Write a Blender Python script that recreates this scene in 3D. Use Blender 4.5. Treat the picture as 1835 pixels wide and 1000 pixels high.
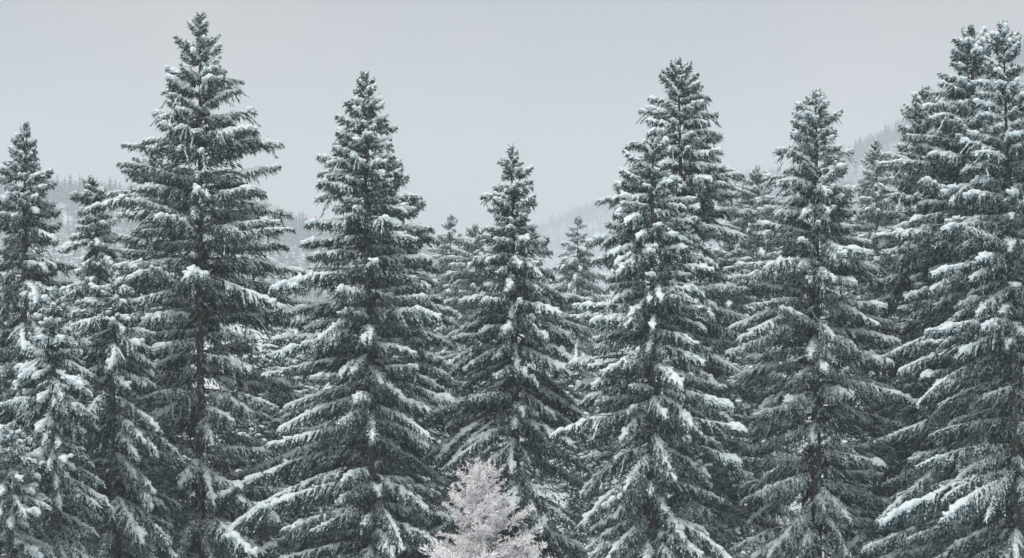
import bpy, math
import numpy as np

for o in list(bpy.data.objects):
    bpy.data.objects.remove(o)
SC = bpy.context.scene
COL = SC.collection
R = math.radians

# ------------------------------------------------------------------ camera, sky, sun, exposure
EYE = 19.0                      # camera height above the valley floor
FPX = 917.5 / math.tan(R(15))   # focal length in photograph pixels (30 degree lens)
cam = bpy.data.cameras.new('camera')
cam.lens = 36 / (2 * math.tan(R(15)))
cam.clip_start = 0.5
cam.clip_end = 12000
camo = bpy.data.objects.new('camera', cam)
camo.location = (0, 0, EYE)
camo.rotation_euler = (R(90), 0, 0)
COL.objects.link(camo)
SC.camera = camo

SUN_EL, SUN_AZ = R(57), R(205)      # soft light from high behind the camera's left
w = bpy.data.worlds.new('World')
SC.world = w
w.use_nodes = True
nt = w.node_tree
nt.nodes.clear()
out = nt.nodes.new('ShaderNodeOutputWorld')
bg = nt.nodes.new('ShaderNodeBackground')
sky = nt.nodes.new('ShaderNodeTexSky')
sky.sky_type = 'NISHITA'
sky.sun_disc = False
sky.sun_elevation = SUN_EL
sky.sun_rotation = SUN_AZ
sky.dust_density = 0.6
sky.ozone_density = 5
tc = nt.nodes.new('ShaderNodeTexCoord')
nz = nt.nodes.new('ShaderNodeTexNoise')
nz.inputs['Scale'].default_value = 4.2
nz.inputs['Detail'].default_value = 4
nz.inputs['Roughness'].default_value = 0.45
rp = nt.nodes.new('ShaderNodeValToRGB')
rp.color_ramp.elements[0].position = 0.42
rp.color_ramp.elements[0].color = (0.62, 0.39, 0.235, 1)
rp.color_ramp.elements[1].position = 0.6
rp.color_ramp.elements[1].color = (1.21, 0.71, 0.40, 1)
sc_ = nt.nodes.new('ShaderNodeVectorMath')
sc_.operation = 'SCALE'
sc_.inputs['Scale'].default_value = 7.6
mx = nt.nodes.new('ShaderNodeMix')
mx.data_type = 'RGBA'
mx.inputs['Factor'].default_value = 0.5      # closed cloud cover in front of the clear sky
nt.links.new(tc.outputs['Generated'], nz.inputs['Vector'])
nt.links.new(nz.outputs['Fac'], rp.inputs['Fac'])
nt.links.new(rp.outputs['Color'], sc_.inputs[0])
nt.links.new(sky.outputs['Color'], mx.inputs['A'])
nt.links.new(sc_.outputs['Vector'], mx.inputs['B'])
nt.links.new(mx.outputs['Result'], bg.inputs['Color'])
bg.inputs['Strength'].default_value = 0.0435
nt.links.new(bg.outputs['Background'], out.inputs['Surface'])

sl = bpy.data.lights.new('sun', 'SUN')
sl.energy = 1.5
sl.angle = R(50)
sl.color = (1.0, 0.925, 0.86)
so = bpy.data.objects.new('sun', sl)
so.rotation_euler = (R(90) - SUN_EL, 0, R(180) - SUN_AZ)
so.location = (-20, -40, 60)
COL.objects.link(so)

SC.view_settings.view_transform = 'Standard'
SC.view_settings.look = 'None'
SC.view_settings.gamma = 1
SC.view_settings.use_curve_mapping = False
SC.view_settings.exposure = 1.15
SC.cycles.max_bounces = 6
SC.cycles.diffuse_bounces = 3
SC.cycles.volume_bounces = 2
SC.cycles.use_denoising = True

# ------------------------------------------------------------------ materials
def newmat(name):
    m = bpy.data.materials.new(name)
    m.use_nodes = True
    t = m.node_tree
    b = t.nodes['Principled BSDF']
    b.inputs['Specular IOR Level'].default_value = 0.2
    return m, t, b

def noise(t, scale, detail=3, coord='Object'):
    tc = t.nodes.new('ShaderNodeTexCoord')
    n = t.nodes.new('ShaderNodeTexNoise')
    n.inputs['Scale'].default_value = scale
    n.inputs['Detail'].default_value = detail
    t.links.new(tc.outputs[coord], n.inputs['Vector'])
    return n.outputs['Fac']

def math_(t, op, a, b=None, clamp=False):
    n = t.nodes.new('ShaderNodeMath')
    n.operation = op
    n.use_clamp = clamp
    for i, v in enumerate((a, b)):
        if v is None:
            continue
        if isinstance(v, (int, float)):
            n.inputs[i].default_value = v
        else:
            t.links.new(v, n.inputs[i])
    return n.outputs[0]

def mixc(t, f, a, b):
    n = t.nodes.new('ShaderNodeMix')
    n.data_type = 'RGBA'
    for k, v in (('Factor', f), ('A', a), ('B', b)):
        if isinstance(v, (int, float)):
            n.inputs[k].default_value = v
        elif isinstance(v, tuple):
            n.inputs[k].default_value = (*v, 1)
        else:
            t.links.new(v, n.inputs[k])
    return n.outputs['Result']

SNOWC = (0.62, 0.78, 0.83)

def mat_snow():
    m, t, b = newmat('snow')
    f = noise(t, 9, 4)
    c = mixc(t, f, (0.635, 0.785, 0.83), (0.765, 0.87, 0.90))
    t.links.new(c, b.inputs['Base Color'])
    b.inputs['Roughness'].default_value = 0.75
    bp = t.nodes.new('ShaderNodeBump')
    bp.inputs['Strength'].default_value = 0.5
    bp.inputs['Distance'].default_value = 0.05
    t.links.new(noise(t, 22, 4), bp.inputs['Height'])
    t.links.new(bp.outputs['Normal'], b.inputs['Normal'])
    return m

def updust(t, lo, hi, scale, amount):
    """powder snow settled on faces that look upward, broken by noise"""
    g = t.nodes.new('ShaderNodeNewGeometry')
    s = t.nodes.new('ShaderNodeSeparateXYZ')
    t.links.new(g.outputs['Normal'], s.inputs[0])
    n = noise(t, scale, 2)
    v = math_(t, 'ADD', s.outputs['Z'], math_(t, 'MULTIPLY', math_(t, 'SUBTRACT', n, 0.5), 2.2))
    r = t.nodes.new('ShaderNodeMapRange')
    r.inputs['From Min'].default_value = lo
    r.inputs['From Max'].default_value = hi
    t.links.new(v, r.inputs['Value'])
    return math_(t, 'MULTIPLY', r.outputs['Result'], amount)

def mat_needles():
    m, t, b = newmat('spruce_needles')
    oi = t.nodes.new('ShaderNodeObjectInfo')
    sep = t.nodes.new('ShaderNodeSeparateColor')
    t.links.new(oi.outputs['Color'], sep.inputs[0])
    f = noise(t, 5, 2)
    c = mixc(t, f, (0.003, 0.029, 0.037), (0.010, 0.052, 0.060))
    c2 = mixc(t, oi.outputs['Random'], (0.003, 0.030, 0.042), (0.012, 0.050, 0.048))
    c = mixc(t, 0.5, c, c2)
    c = mixc(t, math_(t, 'MULTIPLY', sep.outputs[1], 0.75), c, (0.018, 0.047, 0.032))
    d = updust(t, 0.35, 0.5, 8, sep.outputs[0])
    c = mixc(t, d, c, SNOWC)
    t.links.new(c, b.inputs['Base Color'])
    b.inputs['Roughness'].default_value = 0.7
    return m

def mat_bark():
    m, t, b = newmat('bark')
    f = noise(t, 6, 5)
    c = mixc(t, f, (0.035, 0.034, 0.033), (0.105, 0.098, 0.092))
    n = noise(t, 3, 5)
    r = t.nodes.new('ShaderNodeMapRange')
    r.inputs['From Min'].default_value = 0.6
    r.inputs['From Max'].default_value = 0.72
    t.links.new(n, r.inputs['Value'])
    c = mixc(t, math_(t, 'MULTIPLY', r.outputs['Result'], 0.5), c, SNOWC)
    t.links.new(c, b.inputs['Base Color'])
    b.inputs['Roughness'].default_value = 0.9
    bp = t.nodes.new('ShaderNodeBump')
    bp.inputs['Strength'].default_value = 0.8
    bp.inputs['Distance'].default_value = 0.04
    t.links.new(noise(t, 14, 4), bp.inputs['Height'])
    t.links.new(bp.outputs['Normal'], b.inputs['Normal'])
    return m

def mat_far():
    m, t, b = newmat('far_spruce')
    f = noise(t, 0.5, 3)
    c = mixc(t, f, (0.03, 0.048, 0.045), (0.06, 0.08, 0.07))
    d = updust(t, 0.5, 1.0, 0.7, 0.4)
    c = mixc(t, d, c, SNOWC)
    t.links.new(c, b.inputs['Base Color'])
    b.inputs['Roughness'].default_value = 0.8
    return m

def mat_frost(name, a, bcol):
    m, t, b = newmat(name)
    c = mixc(t, noise(t, 12, 4), a, bcol)
    t.links.new(c, b.inputs['Base Color'])
    b.inputs['Roughness'].default_value = 0.85
    return m

def mat_ground(name='snow_ground', lo=.64, hi=.72, scrub=(0.09, 0.095, 0.085), amt=.8, sc=.9):
    m, t, b = newmat(name)
    c = mixc(t, noise(t, 0.08, 5), (0.62, 0.76, 0.84), (0.74, 0.85, 0.90))
    g = noise(t, sc, 5)
    r = t.nodes.new('ShaderNodeMapRange')
    r.inputs['From Min'].default_value = lo
    r.inputs['From Max'].default_value = hi
    t.links.new(g, r.inputs['Value'])
    c = mixc(t, math_(t, 'MULTIPLY', r.outputs['Result'], amt), c, scrub)
    t.links.new(c, b.inputs['Base Color'])
    b.inputs['Roughness'].default_value = 0.8
    return m

M = dict(snow=mat_snow(), needles=mat_needles(), bark=mat_bark(), far=mat_far(), ground=mat_ground(), slope=mat_ground('wooded_slope', .40, .56, (0.055, 0.085, 0.085), .9, .12),
         frost=mat_frost('hoar_frost', (0.84, 0.87, 0.90), (0.94, 0.955, 0.97)),
         twig=mat_frost('frosted_twig', (0.22, 0.205, 0.205), (0.70, 0.70, 0.72)))

# ------------------------------------------------------------------ mesh helpers
def mesh_from(name, verts, faces_list, mats, mat_idx=None, smooth=False):
    """verts (n,3); faces_list = list of (m,k) int arrays, each with its own material index"""
    me = bpy.data.meshes.new(name)
    verts = np.asarray(verts, np.float32)
    loops, starts, totals, mi = [], [], [], []
    pos = 0
    for k, f in enumerate(faces_list):
        f = np.asarray(f, np.int32)
        if len(f) == 0:
            continue
        n, q = f.shape
        loops.append(f.ravel())
        starts.append(pos + np.arange(n) * q)
        totals.append(np.full(n, q))
        mi.append(np.full(n, 0 if mat_idx is None else mat_idx[k]))
        pos += n * q
    loops = np.concatenate(loops).astype(np.int32)
    starts = np.concatenate(starts).astype(np.int32)
    mi = np.concatenate(mi).astype(np.int32)
    me.vertices.add(len(verts))
    me.vertices.foreach_set('co', verts.ravel())
    me.loops.add(len(loops))
    me.loops.foreach_set('vertex_index', loops)
    me.polygons.add(len(starts))
    me.polygons.foreach_set('loop_start', starts)
    me.polygons.foreach_set('material_index', mi)
    me.polygons.foreach_set('use_smooth', np.full(len(starts), smooth))
    me.update(calc_edges=True)
    for m in mats:
        me.materials.append(m)
    return me

def link(name, me, parent=None):
    o = bpy.data.objects.new(name, me)
    COL.objects.link(o)
    if parent is not None:
        o.parent = parent
    return o

def tag(o, label=None, cat=None, group=None, kind=None):
    for k, v in (('label', label), ('category', cat), ('group', group), ('kind', kind)):
        if v:
            o[k] = v
    return o

def norm(v):
    return v / np.maximum(np.linalg.norm(v, axis=-1, keepdims=True), 1e-9)

def frames(d):
    up = np.tile(np.array([0.31, 0.17, 0.93]), (len(d), 1))
    a = norm(np.cross(d, up))
    return a, np.cross(d, a)

class Soup:
    """collects vertices and faces (quads and triangles, two or more material slots)"""
    def __init__(s):
        s.v, s.f, s.n = [], [], 0
    def add(s, v, faces, slot=0):
        v = np.asarray(v, float).reshape(-1, 3)
        for f in faces:
            s.f.append((np.asarray(f, np.int64) + s.n, slot))
        s.v.append(v)
        s.n += len(v)
    def tube(s, path, rad, k=5, slot=0):
        path = np.asarray(path, float)
        rad = np.asarray(rad, float)
        d = norm(np.gradient(path, axis=0))
        a, b = frames(d)
        th = np.arange(k) * 2 * np.pi / k
        v = path[:, None] + rad[:, None, None] * (np.cos(th)[None, :, None] * a[:, None] + np.sin(th)[None, :, None] * b[:, None])
        n = len(path)
        i, j = np.meshgrid(np.arange(n - 1), np.arange(k), indexing='ij')
        j2 = (j + 1) % k
        q = np.stack([i * k + j, i * k + j2, (i + 1) * k + j2, (i + 1) * k + j], -1).reshape(-1, 4)
        cap = np.stack([np.full(k - 2, (n - 1) * k), (n - 1) * k + np.arange(1, k - 1), (n - 1) * k + np.arange(2, k)], -1)
        s.add(v.reshape(-1, 3), [q, cap], slot)
    def mesh(s, name, mats, smooth=False):
        q4, q3, fl, mi = {}, {}, [], []
        for f, slot in s.f:
            fl.append(f)
            mi.append(slot)
        return mesh_from(name, np.concatenate(s.v), fl, mats, mi, smooth)

def twigs(soup, rng, p0, d, ln, r, slot, spikes=5, droop=0.5):
    """needle-clad shoots: a closed three-sided spindle that bends down, with stray needle tufts"""
    n = len(p0)
    if n == 0:
        return
    d = norm(d)
    dn = np.array([0, 0, -1.0])
    d1 = norm(d + dn * droop * 0.5)
    d2 = norm(d + dn * droop * 1.2)
    c0 = p0
    c1 = c0 + d * (ln * 0.38)[:, None]
    c2 = c1 + d1 * (ln * 0.36)[:, None]
    c3 = c2 + d2 * (ln * 0.26)[:, None]
    a, b = frames(d)
    ph = rng.uniform(0, 6.28, n)
    rings = [c0]
    for c, f in ((c1, 1.0), (c2, 0.85)):
        for k in range(3):
            th = ph + k * 2.094
            rr = r * f * rng.uniform(0.6, 1.35, n)
            rings.append(c + rr[:, None] * (np.cos(th)[:, None] * a + np.sin(th)[:, None] * b))
    rings.append(c3)
    v = np.stack(rings, 1)                       # n,8,3
    off = (np.arange(n) * 8)[:, None]
    q = np.array([[1 + k, 1 + (k + 1) % 3, 4 + (k + 1) % 3, 4 + k] for k in range(3)])
    t3 = np.array([[4, 5, 7], [5, 6, 7], [6, 4, 7], [2, 1, 0], [3, 2, 0], [1, 3, 0]])
    soup.add(v.reshape(-1, 3), [(off[:, :, None] + q[None]).reshape(-1, 4), (off[:, :, None] + t3[None]).reshape(-1, 3)], slot)
    if spikes:
        m = n * spikes
        cc = np.repeat(np.stack([c0, c1, c2, c3], 1), spikes, 0)
        u = rng.uniform(0.1, 2.9, m)
        i = u.astype(int)
        fr = (u - i)[:, None]
        ar = np.arange(m)
        base = cc[ar, i] * (1 - fr) + cc[ar, i + 1] * fr
        dd = np.repeat(d1, spikes, 0)
        rnd = norm(rng.normal(size=(m, 3)))
        o = norm(rnd + dd * 0.7)
        R_ = np.repeat(r, spikes)
        tip = base + o * (R_ * rng.uniform(1.6, 3.0, m))[:, None]
        s = norm(np.cross(o, rng.normal(size=(m, 3)))) * (R_ * 0.45)[:, None]
        v = np.stack([base + s, base - s, tip], 1).reshape(-1, 3)
        soup.add(v, [np.arange(m * 3).reshape(-1, 3)], slot)

# unit icosphere, one subdivision, and icosahedron
def ico():
    g = (1 + 5 ** .5) / 2
    v = norm(np.array([[-1, g, 0], [1, g, 0], [-1, -g, 0], [1, -g, 0], [0, -1, g], [0, 1, g], [0, -1, -g], [0, 1, -g], [g, 0, -1], [g, 0, 1], [-g, 0, -1], [-g, 0, 1]], float))
    f = np.array([[0, 11, 5], [0, 5, 1], [0, 1, 7], [0, 7, 10], [0, 10, 11], [1, 5, 9], [5, 11, 4], [11, 10, 2], [10, 7, 6], [7, 1, 8], [3, 9, 4], [3, 4, 2], [3, 2, 6], [3, 6, 8], [3, 8, 9], [4, 9, 5], [2, 4, 11], [6, 2, 10], [8, 6, 7], [9, 8, 1]])
    return v, f
ICO_V, ICO_F = ico()
def ico2():
    v = [tuple(x) for x in ICO_V]
    cache, f2 = {}, []
    def mid(a, b):
        k = (min(a, b), max(a, b))
        if k not in cache:
            p = (np.array(v[a]) + np.array(v[b])) / 2
            v.append(tuple(p / np.linalg.norm(p)))
            cache[k] = len(v) - 1
        return cache[k]
    for a, b, c in ICO_F:
        ab, bc, ca = mid(a, b), mid(b, c), mid(c, a)
        f2 += [[a, ab, ca], [b, bc, ab], [c, ca, bc], [ab, bc, ca]]
    return np.array(v), np.array(f2)
ICO2_V, ICO2_F = ico2()
_h = np.arange(5) * 2 * np.pi / 5
FLK_V = np.concatenate([np.stack([0.35 + 0 * _h, np.cos(_h), np.sin(_h)], 1) * [.2, .95, .95], [[-1, 0, 0], [1, 0, 0]]])
FLK_F = np.array([[i, (i + 1) % 5, 6] for i in range(5)] + [[(i + 1) % 5, i, 5] for i in range(5)])

def blobs(rng, c, d, rl, rw, rz, big=True, jit=0.2):
    """ellipsoids centred at c, long axis along d (kept mostly level)"""
    V, F = {True: (ICO2_V, ICO2_F), False: (FLK_V, FLK_F), 'mid': (ICO_V, ICO_F)}[big]
    n = len(c)
    d = norm(d)
    side = norm(np.cross(np.tile([0, 0, 1.0], (n, 1)), d) + 1e-6)
    up = np.cross(d, side)
    j = 1 + rng.uniform(-jit, jit, (n, len(V), 1))
    Vv = V[None] * j
    v = c[:, None] + Vv[..., :1] * (d * rl[:, None])[:, None] + Vv[..., 1:2] * (side * rw[:, None])[:, None] + Vv[..., 2:3] * (up * rz[:, None])[:, None]
    f = (np.arange(n) * len(V))[:, None, None] + F[None]
    return v.reshape(-1, 3), f.reshape(-1, 3)

RJ = np.random.default_rng(3)
PENDING = []       # (prototype dict, key, temp object, fleck verts, fleck faces)
def snow_remesh(store, key, v, f, voxel, fv=None, ff=None):
    me = mesh_from('snow_raw', v, [f], [], None)
    o = link('snow_raw', me)
    md = o.modifiers.new('r', 'REMESH')
    md.mode = 'VOXEL'
    md.voxel_size = voxel
    sm = o.modifiers.new('s', 'SMOOTH')
    sm.iterations = 1
    sm.factor = 0.5
    PENDING.append((store, key, o, fv, ff))

def finish_snow():
    dg = bpy.context.evaluated_depsgraph_get()
    for store, key, o, fv, ff in PENDING:
        ev = o.evaluated_get(dg)
        em = ev.to_mesh()
        nv, npol = len(em.vertices), len(em.polygons)
        v = np.empty(nv * 3, np.float32)
        em.vertices.foreach_get('co', v)
        v = v.reshape(-1, 3)
        v = v + RJ.normal(0, .0055, v.shape)
        tot = np.empty(npol, np.int32)
        em.polygons.foreach_get('loop_total', tot)
        lv = np.empty(int(tot.sum()), np.int32)
        em.loops.foreach_get('vertex_index', lv)
        ev.to_mesh_clear()
        if (tot == 4).all():
            fl = [lv.reshape(-1, 4)]
        else:
            st = np.concatenate([[0], np.cumsum(tot)[:-1]])
            fl = [lv[st[tot == k][:, None] + np.arange(k)] for k in (3, 4) if (tot == k).any()]
        if fv is not None and len(fv):
            fl.append(ff + nv)
            v = np.concatenate([v, fv])
        store[key] = mesh_from('snow_load', v, fl, [M['snow']], None, True)
        me = o.data
        bpy.data.objects.remove(o)
        bpy.data.meshes.remove(me)
    PENDING.clear()

# ------------------------------------------------------------------ spruce bough prototypes
def bough(rng, L, tilt):
    P = dict(L=L, tilt=tilt)
    n = 14
    t = np.linspace(0, 1, n)
    a0, sag, up = rng.uniform(0, 9), rng.uniform(14, 30), (rng.uniform(6, 26) if tilt > 20 else rng.uniform(-16, 16))
    ang = np.radians(tilt + a0 - sag * t + up * t ** 3 + sag * 0.25)
    yaw = np.cumsum(rng.normal(0, 0.05, n))
    st = L / (n - 1)
    dirs = np.stack([np.cos(ang) * np.cos(yaw), np.cos(ang) * np.sin(yaw), np.sin(ang)], 1)
    path = np.concatenate([[[0, 0, 0]], np.cumsum(dirs[:-1] * st, 0)])
    def at(u):
        x = np.clip(u, 0, 1) * (n - 1)
        i = np.minimum(x.astype(int), n - 2)
        fr = (x - i)[:, None]
        return path[i] * (1 - fr) + path[i + 1] * fr, norm(dirs[i] * (1 - fr) + dirs[i + 1] * fr)
    s = Soup()
    s.tube(path, 0.010 + 0.011 * L * (1 - t) ** 0.8, 5, 0)
    # side shoots, both sides
    ns = max(8, int(L / 0.10))
    us = np.concatenate([np.sort(rng.uniform(0.06 if L < 1.2 else 0.14, 1.0, ns)) for _ in (0, 1)])
    sd = np.concatenate([np.ones(ns), -np.ones(ns)])
    bp, bd = at(us)
    prof = np.interp(us, [0, 0.15, 0.4, 0.75, 1.0], [0.35, 0.7, 1.0, 0.7, 0.28])
    l2 = min(0.58, 0.085 + 0.165 * L ** 0.85) * prof * rng.uniform(0.55, 1.2, len(us))
    fork = (rng.uniform(size=len(us)) < min(.14, 5 / len(us))) & (us > .25) & (us < .8) & (L > 1.2)
    l2 = np.where(fork, l2 * rng.uniform(1.7, 2.6, len(us)), l2)
    hole = rng.uniform(.2, .9, 2)
    thin = (np.abs(us[:, None] - hole) < .045).any(1) & (L > 1.2)
    l2 = np.where(thin, l2 * .35, l2)
    ya = np.radians(np.where(fork, rng.uniform(18, 45, len(us)), rng.uniform(35, 75, len(us))) * np.interp(us, [0, 1], [1.1, 0.55])) * sd
    c, s_ = np.cos(ya), np.sin(ya)
    sdv = np.stack([bd[:, 0] * c - bd[:, 1] * s_, bd[:, 0] * s_ + bd[:, 1] * c, bd[:, 2] * c - np.sin(np.radians(rng.uniform(0, 28, len(us))))], 1)
    sdv = norm(sdv)
    TP, TD, TL, TR, SEC = [], [], [], [], []
    for i in range(len(us)):
        k = max(3, int(l2[i] / 0.115) + 2)
        u = np.linspace(0, 1, k)
        dr = rng.uniform(0.2, 0.85) * l2[i]
        pp = bp[i] + sdv[i] * (l2[i] * u)[:, None] + np.array([0, 0, -1.0]) * (dr * u ** 2)[:, None]
        SEC.append(pp)
        r2 = np.interp(u, [0, 1], [0.008 + 0.004 * L, 0.004])
        s.tube(pp[[0, k // 2, k - 1]], r2[[0, k // 2, k - 1]], 3, 0)
        # needle shoots continuing along the side shoot
        TP.append(pp[:-1]); TD.append(np.diff(pp, axis=0)); TL.append(np.full(k - 1, l2[i] / (k - 1) * 1.6 + 0.05)); TR.append(rng.uniform(0.018, 0.030, k - 1))
        # hanging shoots
        m = int(k * rng.uniform(2.2, 3.4))
        uu = rng.uniform(0.05, 1, m)
        q = np.stack([np.interp(uu, u, pp[:, a]) for a in range(3)], 1)
        hang = rng.uniform(0.07, 0.34, m) * rng.choice([.6, 1, 1.35], m) * (0.55 + 0.22 * min(L, 3.2)) * np.interp(us[i], [0, .3, .8, 1], [0.7, 1, 0.9, 0.55])
        dv = sdv[i] * rng.uniform(-0.2, 1.0, m)[:, None] + bd[i] * rng.uniform(0, .7, m)[:, None] + np.stack([rng.normal(0, .4, m), rng.normal(0, .4, m), -rng.uniform(0.1, 1.3, m)], 1)
        TP.append(q); TD.append(dv); TL.append(hang); TR.append(rng.uniform(0.011, 0.021, m))
    # end tuft and shoots on the main stem
    m = int(10 + 9 * L)
    uu = rng.uniform(0.15, 1, m)
    q, qd = at(uu)
    TP.append(q); TD.append(qd * 0.8 + rng.normal(0, .45, (m, 3)) + [0, 0, -0.3]); TL.append(rng.uniform(.10, .26, m)); TR.append(rng.uniform(.018, .028, m))
    q, qd = at(np.full(5, 0.97))
    TP.append(q); TD.append(qd + rng.normal(0, .35, (5, 3))); TL.append(rng.uniform(.10, .22, 5)); TR.append(rng.uniform(.02, .03, 5))
    TP, TD, TL, TR = np.concatenate(TP), np.concatenate(TD), np.concatenate(TL), np.concatenate(TR)
    twigs(s, rng, TP, TD, TL, TR, 1, spikes=2)
    P['mesh'] = s.mesh('bough', [M['bark'], M['needles']])
    # snow
    for key, heavy in (('heavy', True), ('light', False)):
        C, D, RL, RW, RZ = [], [], [], [], []
        def put(c, d, rl, rw, rz):
            C.append(c); D.append(d); RL.append(rl); RW.append(rw); RZ.append(rz)
        k = max(4, int(L / (0.085 if heavy else 0.08)))
        t0 = rng.choice([rng.uniform(0.05, 0.25), rng.uniform(0.3, 0.6)]) if heavy else rng.uniform(0.25, 0.5)
        cov = rng.uniform(0.5, 0.9) if heavy else rng.uniform(.35, .6)
        uu = np.linspace(t0, 1.0, k)
        lump = np.interp(uu, np.linspace(0, 1, int(5 + L * 3)), rng.uniform(0.12, 1.45, int(5 + L * 3))) * np.interp(uu, [0, .25, .6, .92, 1.], [.35, .65, 1.05, 1.3, .95])
        q, qd = at(uu)
        base = ((0.068 + 0.022 * L) if L < 1.7 else (0.056 + 0.014 * min(L, 3.5))) if heavy else 0.030 + 0.006 * L
        r = base * lump * rng.uniform(.8, 1.2, k)
        keep = rng.uniform(size=k) < (0.84 if heavy else 0.55)
        q = q + np.stack([np.zeros(k), rng.normal(0, .25, k) * r, r * 0.45 + 0.015], 1)
        q, qd, r = q[keep], qd[keep], r[keep]
        put(q, qd, r * .95 + .02, r * .85, r * 0.7)
        for _ in range(2):
            r3 = r * rng.uniform(.35, .75, len(r))
            put(q + rng.normal(0, .55, q.shape) * r[:, None] * [1, 1.3, .5], qd + rng.normal(0, .4, qd.shape), r3 * 1.3, r3, r3 * .8)
        for i, pp in enumerate(SEC):
            if us[i] < t0 * 0.8 or rng.uniform() > cov:
                continue
            ll = l2[i]
            a, b = (0.0, rng.uniform(.35, 1.05)) if heavy else (rng.uniform(0, .4), rng.uniform(.6, 1))
            kk = max(2, int(ll * (b - a) / 0.05))
            u = np.linspace(a, min(b, 1), kk)
            uq = np.linspace(0, 1, len(pp))
            q = np.stack([np.interp(u, uq, pp[:, x]) for x in range(3)], 1)
            r = ((0.032 + 0.005 * min(L, 3)) if heavy else 0.027) * rng.uniform(.65, 1.35) * np.interp(u, [0, .5, 1], [1.1, 1, .75]) * rng.uniform(.75, 1.25, kk)
            q = q + np.stack([rng.normal(0, .012, kk), rng.normal(0, .012, kk), r * 0.5 + 0.012], 1)
            dd = np.tile(pp[-1] - pp[0], (kk, 1))
            put(q, dd, r * 1.2 + .015, r, r * .8)
        v, f = blobs(rng, np.concatenate(C), np.concatenate(D), np.concatenate(RL), np.concatenate(RW), np.concatenate(RZ))
        # flecks on the hanging shoots
        sel = np.where(rng.uniform(size=len(TP)) < (0.46 if heavy else 0.42))[0]
        fd = norm(TD[sel] + [0, 0, .1])
        fr = rng.uniform(.018, .038, len(sel)) * rng.choice([1, 1.5], len(sel), p=[.85, .15])
        fl_ = fr * rng.uniform(1.4, 2.8, len(sel))
        fc = TP[sel] + fd * (TL[sel] * rng.uniform(.1, .5, len(sel)))[:, None] + np.stack([0 * fr, 0 * fr, TR[sel] * .8 + fr * .3], 1)
        fv, ff = blobs(rng, fc, fd, fl_, fr, fr * .8, big=False, jit=.3)
        snow_remesh(P, key, v, f, (0.029 if L < 3 else 0.034) if heavy else 0.029, fv, ff)
    return P

rng = np.random.default_rng(7)
CLASSES = {0.45: (48, 22), 0.9: (38, 12), 1.6: (24, 2, -14), 2.5: (12, -8, -24), 3.6: (8, -10, -26), 4.8: (4, -14, -28), 6.2: (2, -16, -30)}
BOUGHS = {L: [bough(rng, L, tl) for tl in tilts for _ in range(3 if L < 6 else 2)] for L, tilts in CLASSES.items()}
finish_snow()
LKEYS = np.array(sorted(BOUGHS))

# ------------------------------------------------------------------ ground and hills
def px2x(px, D):
    return (px - 917.5) / FPX * D
def py2z(py, D):
    return EYE + (500 - py) / FPX * D

def sheet(name, P, m):
    a, b, _ = P.shape
    i, j = np.meshgrid(np.arange(a - 1), np.arange(b - 1), indexing='ij')
    q = np.stack([i * b + j, (i + 1) * b + j, (i + 1) * b + j + 1, i * b + j + 1], -1).reshape(-1, 4)
    return tag(link(name, mesh_from(name, P.reshape(-1, 3), [q], [m], None, True)), kind='structure')

def gz(x, y):
    return 0.25 * np.sin(x * .11 + 1.3) * np.sin(y * .09) + 0.15 * np.sin(x * .31 + y * .23)
gx = np.concatenate([np.linspace(-3200, -200, 23)[:-1], np.linspace(-200, 200, 161), np.linspace(200, 3200, 23)[1:]])
gy = np.concatenate([np.linspace(-300, 0, 7)[:-1], np.linspace(0, 420, 120), np.linspace(420, 5700, 40)[1:]])
GX, GY = np.meshgrid(gx, gy, indexing='ij')
sheet('ground', np.stack([GX, GY, gz(GX, GY)], -1), M['ground'])

def hill(name, keys, foot, back, seed):
    """keys: (px, py of the tree tops, distance). returns a function (px, s) -> point; s 0 foot .. 1 ridge .. 1.5 behind"""
    r = np.random.default_rng(seed)
    k = np.array(keys, float)
    k[:, 2] *= 1.4
    ph = r.uniform(0, 6.28, 6)
    def f(px, s):
        D = np.interp(px, k[:, 0], k[:, 2])
        zt = EYE + (512 - np.interp(px, k[:, 0], k[:, 1])) / FPX * D - 20
        y = D - foot * (1 - s) if np.isscalar(s) else np.where(s <= 1, D - foot * (1 - s), D + back * (s - 1))
        e = np.clip(s, 0, 1)
        e = 0.35 * e + 0.65 * (e * e * (3 - 2 * e))
        z = zt * np.where(s <= 1, e, 1 - 0.5 * (s - 1))
        x = (px - 917.5) / FPX * y
        z = z + (6 * np.sin(x * .02 + ph[0]) * np.sin(y * .013 + ph[1]) + 3 * np.sin(x * .06 + y * .04 + ph[2])) * np.clip(s * 3, 0, 1) * np.clip(abs(1 - s) * 4, 0.15, 1) - 1.2
        return np.stack([x, y, z], -1)
    PX, S = np.meshgrid(np.linspace(k[0, 0], k[-1, 0], 90), np.linspace(0, 1.6, 33), indexing='ij')
    sheet(name, f(PX, S), M['slope'])
    return f
hillL = hill('hill', [(-500, 250, 1450), (-200, 300, 1500), (0, 328, 1500), (90, 335, 1500), (200, 338, 1500), (350, 362, 1520), (520, 395, 1560), (700, 440, 1650), (850, 470, 1700), (1000, 510, 1750)], 750, 300, 1)
hillR = hill('hill', [(700, 475, 3100), (850, 452, 3050), (960, 412, 2900), (1030, 385, 2800), (1090, 362, 2700), (1200, 345, 2550), (1300, 318, 2450), (1400, 312, 2250), (1500, 290, 1950), (1570, 250, 1850), (1640, 215, 1800), (1735, 150, 1740), (1835, 88, 1700), (2000, 60, 1650), (2300, 60, 1650)], 900, 400, 2)

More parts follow.
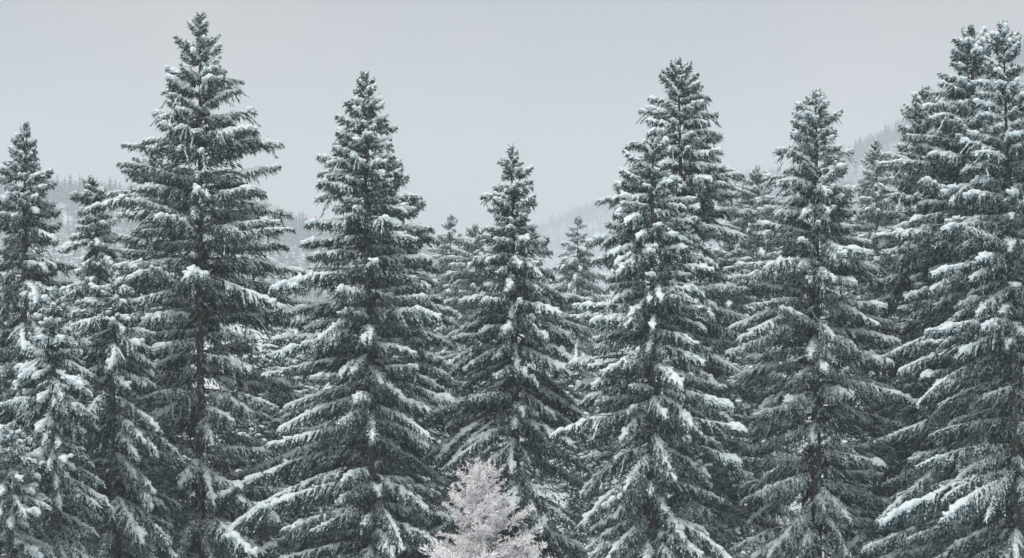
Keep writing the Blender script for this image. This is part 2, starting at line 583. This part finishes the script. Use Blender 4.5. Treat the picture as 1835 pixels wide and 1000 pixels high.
def far_tree(rng, H, tiers, per, tris4):
    """a whole far spruce: thin trunk and tiers of drooping folded sprays"""
    s = Soup()
    s.tube([[0, 0, -1], [0, 0, H * .5], [0, 0, H]], [H * .012, H * .008, .01], 4, 0)
    for i in range(tiers):
        u = (i + rng.uniform(.2, .8)) / tiers
        z = H * (1 - 0.94 * u)
        rad = H * (0.02 + 0.19 * u ** .85) * rng.uniform(.75, 1.2)
        for a in np.arange(per) * 6.283 / per + rng.uniform(0, 6):
            rr = rad * rng.uniform(.6, 1.25)
            a2 = a + rng.normal(0, .2)
            dx = np.array([math.cos(a2), math.sin(a2), 0])
            sx = np.array([-dx[1], dx[0], 0])
            dz = rr * rng.uniform(.25, .75)
            w_ = rr * rng.uniform(.3, .5)
            th = H / tiers * rng.uniform(.5, 1.0)
            p0 = np.array([0, 0, z + rr * .15]); p1 = p0 + dx * rr - [0, 0, dz]
            m1 = p0 + dx * rr * .55 + sx * w_ - [0, 0, dz * .85]
            m2 = p0 + dx * rr * .55 - sx * w_ - [0, 0, dz * .85]
            lo = p0 + dx * rr * .5 - [0, 0, dz + th]
            if tris4:
                mid = p0 + dx * rr * .55 - [0, 0, dz * .3]
                s.add([p0, p1, m1, m2, lo, mid], [[[0, 2, 5], [2, 1, 5], [1, 3, 5], [3, 0, 5], [1, 2, 4], [3, 1, 4], [2, 0, 4], [0, 3, 4]]], 0)
            else:
                s.add([p0, p1, m1, m2], [[[0, 2, 1], [0, 1, 3]]], 0)
    return s

frng = np.random.default_rng(11)
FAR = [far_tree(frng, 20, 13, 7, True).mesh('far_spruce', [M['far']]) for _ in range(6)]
def ridge_row(f, spans, step, label, group):
    for a, b in spans:
        px = a
        while px < b:
            s = frng.uniform(0.93, 1.02)
            p = f(np.array(px), np.array(s))
            o = link('spruce', FAR[frng.integers(6)])
            o.location = p
            o.rotation_euler = (0, 0, frng.uniform(0, 6.28))
            k = frng.uniform(.8, 1.45)
            o.scale = (k * 1.1, k * 1.1, k * frng.uniform(.9, 1.15))
            tag(o, label, 'tree', group)
            px += step * frng.uniform(.5, 1.3)
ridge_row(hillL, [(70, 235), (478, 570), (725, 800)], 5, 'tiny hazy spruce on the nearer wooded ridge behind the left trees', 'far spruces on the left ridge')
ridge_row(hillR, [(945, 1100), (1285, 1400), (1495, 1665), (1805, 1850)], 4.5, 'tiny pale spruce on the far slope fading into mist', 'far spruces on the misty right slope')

def far_wood(name, f, lo, hi, n, label, klo=.75, khi=1.5):
    V, Q, T, n0 = [], [], [], 0
    for _ in range(6):
        p = far_tree(frng, 18, 7, 4, False)
        pv = np.concatenate(p.v)
        m = n // 6
        P = f(frng.uniform(lo, hi, m), np.where(frng.uniform(size=m) < .75, frng.uniform(.55, 1.05, m), frng.uniform(.02, .55, m)))
        a = frng.uniform(0, 6.28, m)
        k = frng.uniform(klo, khi, m)
        c, s_ = np.cos(a) * k, np.sin(a) * k
        v = np.stack([pv[:, 0] * c[:, None] - pv[:, 1] * s_[:, None], pv[:, 0] * s_[:, None] + pv[:, 1] * c[:, None], pv[:, 2] * k[:, None]], -1) + P[:, None]
        off = n0 + (np.arange(m) * len(pv))[:, None, None]
        for lst, w_ in ((Q, 4), (T, 3)):
            base = np.concatenate([x for x, _ in p.f if x.shape[1] == w_])
            lst.append((off + base[None]).reshape(-1, w_))
        V.append(v.reshape(-1, 3))
        n0 += m * len(pv)
    me = mesh_from(name, np.concatenate(V), [np.concatenate(Q), np.concatenate(T)], [M['far']])
    tag(link(name, me), label, 'forest', None, 'stuff')
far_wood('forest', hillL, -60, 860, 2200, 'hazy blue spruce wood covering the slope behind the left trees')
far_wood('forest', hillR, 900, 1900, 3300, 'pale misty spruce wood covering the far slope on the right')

def valley(px, s):
    y = 480 + s * 950
    return np.stack([(px - 917.5) / FPX * y, y, 0 * y - .4], -1)
far_wood('undergrowth', valley, -60, 1900, 2000, 'frosty low spruce growth on the valley floor behind the front row', .3, .62)

# ------------------------------------------------------------------ spruces built bough by bough
def trunk_mesh(rng, H, r0, lean):
    n = 14
    z = np.linspace(-0.6, H, n)
    u = np.clip(z / H, 0, 1)
    wob = np.cumsum(rng.normal(0, .02, (n, 2)), 0) * (u * (1 - u) * 4)[:, None]
    path = np.stack([lean * u + wob[:, 0], wob[:, 1], z], 1)
    s = Soup()
    s.tube(path, r0 * (1 - u) ** 0.85 + 0.018, 9, 0)
    return s.mesh('trunk', [M['bark']], True), path

def inner(rng):
    """dense dark inner shoots round a stem, 22 m high and 4 m in crown radius"""
    n = 8000
    u = rng.uniform(.1, 1, n) ** .75
    a = rng.uniform(0, 6.28, n)
    r = 4 * u * np.sqrt(rng.uniform(0.002, .58, n))
    p = np.stack([r * np.cos(a), r * np.sin(a), 22 * (1 - u) - .12 * r], 1)
    d = np.stack([np.cos(a), np.sin(a), -rng.uniform(.1, 1.2, n)], 1) + rng.normal(0, .4, (n, 3))
    s = Soup()
    twigs(s, rng, p, d, rng.uniform(.12, .36, n), rng.uniform(.009, .021, n), 1, spikes=0)
    return s.mesh('inner_twigs', [M['bark'], M['needles']])
irng = np.random.default_rng(77)
INNER = [inner(irng) for _ in range(3)]

def spruce(label, px, py, D, prof, seed, base_px=None, tilt=(45, 10, -14, -26), heavy=(.95, .6), dust=(.45, .6), dens=1.0,
           r0=None, front=0.15, skip=0.05, group='front row of snow covered spruces', bend=0.0):
    """prof: list of (py, half width left, half width right) in photograph pixels"""
    rng = np.random.default_rng(seed)
    D = D * 1.2
    k = D / FPX
    xa = px2x(px, D)
    xb = px2x(px if base_px is None else base_px, D)
    H = py2z(py, D)
    root = bpy.data.objects.new('spruce', None)
    COL.objects.link(root)
    root.location = (xb, D, 0)
    tag(root, label, 'tree', group)
    r0 = r0 or 0.011 * H + 0.04
    tint = rng.uniform(0, 1)
    tm, path = trunk_mesh(rng, H, r0, xa - xb)
    link('trunk', tm, root)
    pr = np.array([(py, 2, 2)] + [tuple(p) for p in prof], float)
    zmin = max(0.8, py2z(1035, D) - 0.6)
    span = H - zmin
    f1, f2 = rng.uniform(0, 6.28, 2)
    bare = [(rng.uniform(zmin, H - 4), rng.uniform(.5, 1.3), rng.uniform(0, 6.28)) for _ in range(5)]
    def width(z, az):
        y = 500 - (z - EYE) / k
        l, r = np.interp(y, pr[:, 0], pr[:, 1]) * k, np.interp(y, pr[:, 0], pr[:, 2]) * k
        c = math.cos(az)
        side = (l + r) / 2 + (r - l) / 2 * c
        return side * (1 + min(1, (H - z) / 9) * (.10 * math.cos(az - f1 + z * .25) + .10 * math.cos(2 * az - f2 - z * .4)))
    # leader shoot
    def place(z, az, L, tl, hv, ds, lim=9):
        if L < 0.16:
            L = 0.16
        i = int(np.argmin(abs(np.log(LKEYS / L))))
        cand = BOUGHS[LKEYS[i]]
        dif = np.array([abs(p['tilt'] - tl) for p in cand])
        best = [p for p, d_ in zip(cand, dif) if d_ <= dif.min() + 0.01]
        p = best[rng.integers(len(best))]
        b = link('branch', p['mesh'], root)
        cx = np.interp(z, path[:, 2], path[:, 0]); cy = np.interp(z, path[:, 2], path[:, 1])
        b.location = (cx, cy, z)
        res = max(-lim, min(lim, tl - p['tilt']))
        b.rotation_euler = (R(rng.normal(0, 10)), -R(res), az)
        sc = L / p['L']
        wz = rng.uniform(.9, 1.1)
        b.scale = (sc, sc * rng.uniform(.85, 1.15) * (1 if rng.uniform() < .5 else -1), sc * wz)
        b.color = (ds, tint, 0, 1)
        key = 'heavy' if rng.uniform() < hv else 'light'
        link('snow_load', p[key], b)
    ib = link('inner_twigs', INNER[rng.integers(3)], root)
    ib['kind'] = 'stuff'
    zi = max(0, py2z(1060, D) - .8)
    wi = width(zi + .3 * (H - zi), 1.57) * (1 / .55)
    ib.location = ((xa - xb) * .5, 0, zi)
    ib.scale = (wi / 4, wi / 4, (H - zi) / 22)
    ib.rotation_euler = (0, 0, rng.uniform(0, 6.28))
    ib.color = (dust[1] * .25, tint, 0, 1)
    for j in range(3):
        place(H - 0.05 - 0.1 * j, rng.uniform(0, 6.28), 0.28 + .06 * j, 70 if j == 0 else 55, 1, dust[0])
    zz_, est = H - .22, 0
    while zz_ > zmin:
        u = (H - zz_) / max(span, 14)
        zz_ -= np.interp(u, [0, .12, .5, 1], [.16, .24, .34, .45]) / dens
        est += round(np.interp(u, [0, .15, 1], [4, 5, 5.6])) * (1 - skip) * .93
    dens = dens / max(1, est / 280)
    place(H - 0.62, rng.uniform(0, 6.28), .62, 88, 1, dust[0], 45)
    z = H - 0.22
    az0 = rng.uniform(0, 6.28)
    count = 0
    while z > zmin and count < 292:
        u = (H - z) / max(span, 14)
        gap = np.interp(u, [0, .12, .5, 1], [.16, .24, .34, .45]) / dens
        nb = int(round(np.interp(u, [0, .15, 1], [4, 5, 5.6]) + rng.uniform(-1.4, 1.4)))
        wl = rng.uniform(.72, 1.15)
        az0 += 0.9 + rng.normal(0, .3)
        for b in range(nb):
            if rng.uniform() < skip:
                continue
            az = az0 + b * 6.283 / nb + rng.normal(0, .4)
            fr = -math.sin(az)                       # 1 = towards the camera
            if fr > .8 and rng.uniform() < front:
                continue
            if any(abs(z - bz) < bh and math.cos(az - ba) > .6 and rng.uniform() < .65 for bz, bh, ba in bare):
                continue
            zz = z + rng.normal(0, .6) * gap
            if zz > H - .12:
                zz = H - .12
            L = width(zz, az) * wl * rng.uniform(.75, 1.18) * rng.choice([1.0, .6, 1.16 if u > .25 else 1.05], p=[.72, .14, .14])
            L *= np.interp(u, [0, .1, .35, 1], [.9, 1.0, 1.1, 1.12])
            tl = np.interp(u, [0, .12, .45, 1], tilt) + rng.normal(0, 9)
            L = L / max(.6, math.cos(R(abs(tl) * .9)))
            if fr > .75:
                L *= .85
            hv = np.interp(u, [0, .25, 1], [heavy[0], heavy[0], heavy[1]])
            place(zz, az, L, tl, hv, np.interp(u, [0, 1], dust) * rng.uniform(.4, 1.3))
            count += 1
        z -= gap * rng.uniform(.5, 1.5)
    return root

F = 'front row of snow covered spruces'
B = 'smaller spruces between the front row'
spruce('tallest spruce of the left half with broad dark crown and long visible trunk', 358, 28, 84,
       [(60, 18, 20), (100, 38, 38), (200, 94, 84), (300, 125, 108), (400, 160, 145), (500, 180, 165), (700, 200, 175), (1040, 210, 185)], 101,
       tilt=(50, 16, -2, -18), heavy=(.85, .5), front=.3, r0=.29)
spruce('spruce half hidden behind the left flank of the tallest left spruce', 278, 268, 96,
       [(310, 40, 40), (370, 75, 70), (500, 110, 100), (1040, 150, 140)], 102, tilt=(45, 8, -10, -20), heavy=(.8, .4), group=F)
spruce('pointed spruce at the left edge rising alone against the sky', 45, 225, 90,
       [(270, 25, 25), (320, 42, 42), (400, 72, 72), (500, 92, 88), (600, 105, 95), (1040, 125, 120)], 103, tilt=(42, 5, -20, -30), heavy=(.85, .5), dens=.85)
spruce('crooked thin spruce with drooping arms beside the left edge spruce', 168, 322, 88,
       [(350, 45, 22), (420, 48, 30), (520, 75, 50), (620, 100, 80), (1040, 120, 110)], 104, base_px=196, tilt=(20, -18, -38, -36), heavy=(.8, .5), dens=.8)
spruce('dark spruce with long drooping snow lined branches reaching left, below the crooked one', 203, 492, 79,
       [(520, 35, 35), (560, 130, 50), (620, 150, 70), (720, 150, 85), (850, 140, 100), (1040, 160, 120)], 105, tilt=(25, -20, -34, -34), heavy=(.85, .6), dens=.85, front=.6)
spruce('slim spruce left of centre with visible trunk and long level left branches', 653, 135, 82,
       [(180, 32, 28), (220, 52, 40), (300, 82, 60), (350, 98, 70), (450, 122, 95), (500, 158, 105), (620, 172, 125), (750, 168, 120), (880, 185, 120), (1040, 185, 140)], 106, base_px=672,
       tilt=(45, 8, -6, -24), heavy=(.95, .8), front=.2, r0=.25, dust=(.3, .4))
spruce('spruce standing just right behind the slim one with level left branches', 697, 270, 91,
       [(330, 35, 42), (420, 60, 78), (480, 70, 88), (600, 100, 120), (1040, 140, 150)], 107, tilt=(45, 8, -12, -24), heavy=(.95, .6))
spruce('dark mid height spruce in the centre above the frosted pink tree', 915, 265, 86,
       [(300, 22, 22), (340, 42, 42), (400, 60, 55), (480, 90, 78), (600, 112, 108), (700, 140, 122), (800, 150, 140), (1040, 155, 170)], 108, base_px=925,
       tilt=(40, 5, -22, -32), heavy=(.9, .5), dust=(.3, .2))
spruce('tall spruce right of centre rising behind its shorter close neighbour', 1215, 110, 92,
       [(150, 42, 42), (200, 62, 72), (240, 95, 80), (330, 100, 82), (420, 112, 110), (500, 112, 108), (700, 125, 125), (1040, 140, 140)], 109, base_px=1235,
       tilt=(42, 5, -10, -24), heavy=(.95, .6))
spruce('heavily snow tiered spruce in front of the tall one right of centre', 1170, 255, 82,
       [(290, 42, 40), (350, 82, 58), (400, 102, 68), (500, 102, 108), (600, 118, 110), (700, 125, 120), (850, 145, 130), (1040, 150, 150)], 110,
       tilt=(40, 0, -14, -28), heavy=(1, .85), dust=(.3, .4), front=.4, dens=.9)
spruce('blunt topped spruce between the tiered spruce and the right giants', 1462, 165, 88,
       [(195, 32, 32), (240, 48, 60), (290, 62, 52), (340, 88, 78), (420, 108, 100), (500, 122, 112), (650, 160, 122), (800, 170, 150), (1040, 180, 165)], 111,
       tilt=(35, 12, -8, -26), heavy=(.9, .2), dust=(.6, 1.0), front=.2)
spruce('left one of the twin giant spruces at the right edge', 1740, 52, 86,
       [(90, 32, 30), (150, 58, 45), (250, 95, 70), (350, 125, 90), (450, 140, 105), (600, 160, 120), (800, 165, 130), (1040, 170, 140)], 112,
       tilt=(45, 14, -8, -24), heavy=(.95, .4), dust=(.4, .8), base_px=1752)
spruce('right one of the twin giant spruces with trunk showing at the right edge', 1797, 45, 80,
       [(90, 38, 36), (180, 62, 55), (300, 85, 75), (450, 115, 100), (600, 145, 120), (800, 170, 130), (1040, 175, 140)], 113, base_px=1832,
       tilt=(45, 16, -10, -26), heavy=(.95, .5), dust=(.4, .75), front=.2, r0=.27)
spruce('bushy lower spruce on the left shoulder of the twin giants', 1658, 160, 91,
       [(190, 25, 25), (250, 48, 42), (330, 62, 60), (400, 80, 75), (500, 100, 95), (700, 130, 120), (1040, 150, 140)], 114, tilt=(50, 18, -5, -24), heavy=(.95, .4), dust=(.5, .85))
spruce('dark spruce filling the space behind and between the right giants', 1702, 340, 99,
       [(400, 45, 45), (500, 75, 75), (650, 110, 110), (1040, 140, 140)], 125, tilt=(40, 8, -14, -24), heavy=(.8, .4), dust=(.5, .8), group=F)
spruce('spruce cut by the right edge of the picture beside the twin giants', 1888, 150, 87,
       [(190, 30, 30), (300, 70, 60), (450, 105, 90), (700, 140, 120), (1040, 150, 140)], 115, tilt=(45, 10, -10, -24), heavy=(.95, .5), group=F)
spruce('small spruce top between the slim spruce and the dark centre spruce', 808, 388, 170,
       [(430, 30, 30), (500, 54, 54), (600, 76, 76), (1040, 100, 100)], 116, tilt=(42, 0, -16, -24), dens=.6, group=B, heavy=(1, .9), dust=(.8, .9))
spruce('blunt bushy spruce touching the left side of the dark centre spruce', 852, 405, 150,
       [(430, 34, 34), (500, 62, 58), (600, 82, 80), (1040, 110, 110)], 117, tilt=(30, 5, -14, -24), dens=.65, group=B, heavy=(1, .9), dust=(.8, .9))
spruce('thin sparse pale spruce alone in the misty gap right of the centre spruce', 1035, 390, 165,
       [(430, 27, 29), (470, 50, 50), (520, 62, 62), (600, 74, 74), (1040, 100, 100)], 118, tilt=(38, -4, -20, -26), dens=.55, group=B, heavy=(1, 1), dust=(.9, 1), front=.4)
spruce('spruce with a long level left arm between the tall spruce and the blunt topped one', 1358, 300, 165,
       [(325, 20, 22), (345, 78, 34), (400, 70, 50), (500, 85, 75), (1040, 120, 120)], 119, tilt=(30, 6, -10, -24), dens=.6, group=B, heavy=(1, .9), dust=(.8, .9))
spruce('small pointed spruce between the blunt topped spruce and the right giants', 1570, 254, 155,
       [(290, 26, 24), (350, 55, 50), (420, 66, 62), (600, 95, 95), (1040, 120, 120)], 120, tilt=(42, 4, -14, -24), dens=.65, group=B, heavy=(1, .9), dust=(.8, .9))
spruce('shadowed spruce behind the right side of the snow tiered spruce', 1312, 425, 120,
       [(460, 35, 35), (520, 62, 55), (650, 85, 80), (1040, 120, 120)], 121, tilt=(40, 0, -20, -26), dens=.8, group=B)
spruce('low white topped spruce near the left edge below the pointed one', 97, 522, 74,
       [(545, 24, 24), (600, 45, 42), (700, 78, 65), (850, 95, 80), (1040, 110, 95)], 122, tilt=(25, -26, -42, -42), heavy=(.5, .4), dust=(.8, .9), group=B, dens=.9)
spruce('lowest small spruce poking up in the bottom left corner', 15, 770, 71,
       [(800, 40, 40), (880, 70, 70), (960, 95, 95), (1060, 120, 120)], 123, tilt=(30, -20, -36, -38), heavy=(.7, .5), dust=(.7, .8), group=B)
spruce('dark spruce cut off by the left edge of the picture', -62, 400, 92,
       [(450, 35, 35), (550, 70, 75), (700, 100, 105), (1040, 120, 130)], 124, tilt=(40, 0, -20, -28), heavy=(.9, .5), group=F)

# ------------------------------------------------------------------ second row: young spruces, each with trunk, crown and snow
def young(rng, H):
    """trunk mesh, crown mesh, snow mesh of a young spruce of height H"""
    s = Soup()
    TP, TD, TL, TR = [], [], [], []
    C, D = [], []
    nb = 110
    for i in range(nb):
        u = ((i + rng.uniform()) / nb) ** .7
        z = H * (1 - .95 * u)
        rad = H * (.03 + .22 * u ** .8) * rng.uniform(.7, 1.15)
        a = i * 2.4 + rng.normal(0, .3)
        d = np.array([math.cos(a), math.sin(a), np.interp(u, [0, .2, 1], [.6, .1, -.45])])
        d = d / np.linalg.norm(d)
        p1 = np.array([0, 0, z]) + d * rad - [0, 0, rad * .12]
        s.tube([[0, 0, z], np.array([0, 0, z]) + d * rad * .5, p1], [.03, .02, .008], 3, 0)
        m = int(14 + 9 * rad)
        uu = rng.uniform(.1, 1, m)
        q = np.array([0, 0, z]) + d * (rad * uu)[:, None] - np.stack([0 * uu, 0 * uu, rad * .12 * uu ** 2], 1)
        sd = np.array([-d[1], d[0], 0])
        q = q + sd * (rng.normal(0, .14, m) * rad * (1.2 - uu))[:, None]
        TP.append(q); TD.append(rng.normal(0, .5, (m, 3)) + d * .6 - [0, 0, .6]); TL.append(rng.uniform(.2, .5, m)); TR.append(rng.uniform(.03, .055, m))
        k = int(4 + 4 * rad)
        uu = rng.uniform(.35, 1, k)
        C.append(np.array([0, 0, z + .05]) + d * (rad * uu)[:, None] - np.stack([0 * uu, 0 * uu, rad * .12 * uu ** 2], 1) + sd * (rng.normal(0, .09, k) * rad)[:, None])
        D.append(np.tile(d, (k, 1)))
    twigs(s, rng, np.concatenate(TP), np.concatenate(TD), np.concatenate(TL), np.concatenate(TR), 1, spikes=3)
    C, D = np.concatenate(C), np.concatenate(D)
    r = rng.uniform(.06, .17, len(C))
    v, f = blobs(rng, C, D, r * 1.6, r, r * .7, 'mid', .2)
    sn = mesh_from('snow_load', v, [f], [M['snow']], None, True)
    tr = Soup()
    tr.tube([[0, 0, -.5], [0, 0, H * .5], [0, 0, H]], [H * .012 + .03, H * .008 + .02, .015], 6, 0)
    return tr.mesh('trunk', [M['bark']], True), s.mesh('crown', [M['bark'], M['needles']]), sn, H
yr = np.random.default_rng(31)
YOUNG = [young(yr, h) for h in (9, 9, 10, 11)]
def young_spruce(px, py, D):
    D = D * 1.2
    t_, c_, s_, H = YOUNG[yr.integers(4)]
    k = py2z(py, D) / H
    if k < .25:
        return
    root = bpy.data.objects.new('young_spruce', None)
    COL.objects.link(root)
    root.location = (px2x(px, D), D, 0)
    root.rotation_euler = (0, 0, yr.uniform(0, 6.28))
    root.scale = (k * yr.uniform(.9, 1.3),) * 2 + (k,)
    tag(root, 'hazy young spruce seen through a gap low behind the front row', 'tree', 'young spruces behind the front row')
    link('trunk', t_, root)
    c = link('crown', c_, root)
    c.color = (.7, 0, 0, 1)
    link('snow_load', s_, c)
for i in range(130):
    D = yr.uniform(112, 520)
    px = -40 + 1900 * ((i * 0.6180339) % 1)
    young_spruce(px, yr.uniform(590, 800), D)

for px, py, D in ((452, 610, 140), (480, 640, 118), (505, 590, 170), (530, 665, 125), (468, 720, 116), (1285, 560, 135), (1300, 640, 116), (1020, 640, 150), (1060, 720, 118), (140, 640, 125), (150, 560, 170), (760, 620, 130), (735, 700, 112), (505, 596, 150), (538, 606, 140), (520, 640, 118), (495, 560, 190), (545, 570, 175), (440, 840, 101), (500, 860, 103), (555, 880, 99), (470, 900, 96), (1290, 850, 103), (1030, 860, 101), (1560, 880, 102), (760, 860, 104)):
    young_spruce(px, py, D)

# ------------------------------------------------------------------ frosted larch at the bottom centre
def frost_branch(rng, L):
    s = Soup()
    n = 10
    t = np.linspace(0, 1, n)
    path = np.stack([L * t * .95, np.cumsum(rng.normal(0, .02, n)), L * (.18 * t + .22 * t ** 2) * rng.uniform(.6, 1.2)], 1)
    s.tube(path, .004 + .010 * L * (1 - t), 4, 0)
    TP, TD, TL = [], [], []
    for i in range(int(16 * L + 8)):
        u = rng.uniform(.12, 1)
        p = np.array([np.interp(u, t, path[:, a]) for a in range(3)])
        d = norm(np.array([.7, rng.choice([-1, 1]) * rng.uniform(.3, 1), rng.uniform(-.3, .7)]))
        l = (.12 + .34 * L * (1.1 - u)) * rng.uniform(.5, 1.2)
        pp = p + d * (l * np.linspace(0, 1, 4))[:, None] + np.stack([0 * np.zeros(4), np.zeros(4), .12 * l * np.linspace(0, 1, 4) ** 2], 1)
        s.tube(pp, np.linspace(.007, .003, 4), 3, 0)
        m = int(4 + l * 17)
        uu = rng.uniform(.1, 1, m)
        TP.append(p + d * (l * uu)[:, None]); TD.append(rng.normal(0, .6, (m, 3)) + d * .8 + [0, 0, .25]); TL.append(rng.uniform(.05, .19, m))
    TP, TD, TL = np.concatenate(TP), np.concatenate(TD), np.concatenate(TL)
    twigs(s, rng, TP, TD, TL, rng.uniform(.007, .015, len(TP)), 1, spikes=3, droop=.0)
    return s.mesh('branch', [M['twig'], M['frost']]), L
lr = np.random.default_rng(51)
FB = [frost_branch(lr, l) for l in (.6, .6, 1.1, 1.1, 1.1, 1.8, 1.8, 1.8)]
def larch(label, px, py, D, prof, seed):
    rng = np.random.default_rng(seed)
    H = py2z(py, D)
    k = D / FPX
    root = bpy.data.objects.new('larch', None)
    COL.objects.link(root)
    root.location = (px2x(px, D), D, 0)
    tag(root, label, 'tree')
    s = Soup()
    s.tube([[0, 0, -.5], [.05, 0, H * .4], [-.04, 0, H * .75], [0, 0, H]], [.12, .08, .04, .008], 7, 0)
    link('trunk', s.mesh('trunk', [M['twig']], True), root)
    pr = np.array(prof, float)
    z = H - .1
    a = 0
    while z > .8:
        L = np.interp(500 - (z - EYE) / k, pr[:, 0], pr[:, 1]) * k * rng.uniform(.55, 1.3)
        c = FB[int(np.argmin([abs(l - L) + rng.uniform(0, .3) for _, l in FB]))]
        o = link('branch', c[0], root)
        o.location = (0, 0, z)
        a += 2.4 + rng.normal(0, .4)
        o.rotation_euler = (0, -R(np.interp(H - z, [0, 1, 4], [45, 18, -2]) + rng.normal(0, 8)), a)
        sc = L / c[1]
        o.scale = (sc, sc, sc)
        z -= rng.uniform(.04, .10) if H - z < 5 else .14
larch('frosted pinkish white larch in the bottom centre before the dark spruce', 862, 843, 82,
      [(843, 12), (858, 30), (890, 52), (940, 74), (1000, 92), (1100, 108)], 61)

# ------------------------------------------------------------------ air
hv = bpy.data.materials.new('haze_air')
hv.use_nodes = True
ht = hv.node_tree
ht.nodes.clear()
ho = ht.nodes.new('ShaderNodeOutputMaterial')
hp = ht.nodes.new('ShaderNodeVolumePrincipled')
hp.inputs['Color'].default_value = (0.83, 0.94, 1.0, 1)
hp.inputs['Density'].default_value = 0.00040
hp.inputs['Anisotropy'].default_value = 0.0
ht.links.new(hp.outputs['Volume'], ho.inputs['Volume'])
x0, x1, y0, y1, z0, z1 = -3300, 3300, -400, 5800, -6, 440
hbv = [(x, y, z) for x in (x0, x1) for y in (y0, y1) for z in (z0, z1)]
hbf = [[0, 1, 3, 2], [4, 6, 7, 5], [0, 4, 5, 1], [2, 3, 7, 6], [0, 2, 6, 4], [1, 5, 7, 3]]
hz = link('haze', mesh_from('haze', hbv, [hbf], [hv]))
tag(hz, 'thin pale winter mist filling the valley', 'haze', None, 'stuff')
print('objects', len(bpy.data.objects), 'tris', sum(len(m.loops) - 2 * len(m.polygons) for m in bpy.data.meshes))
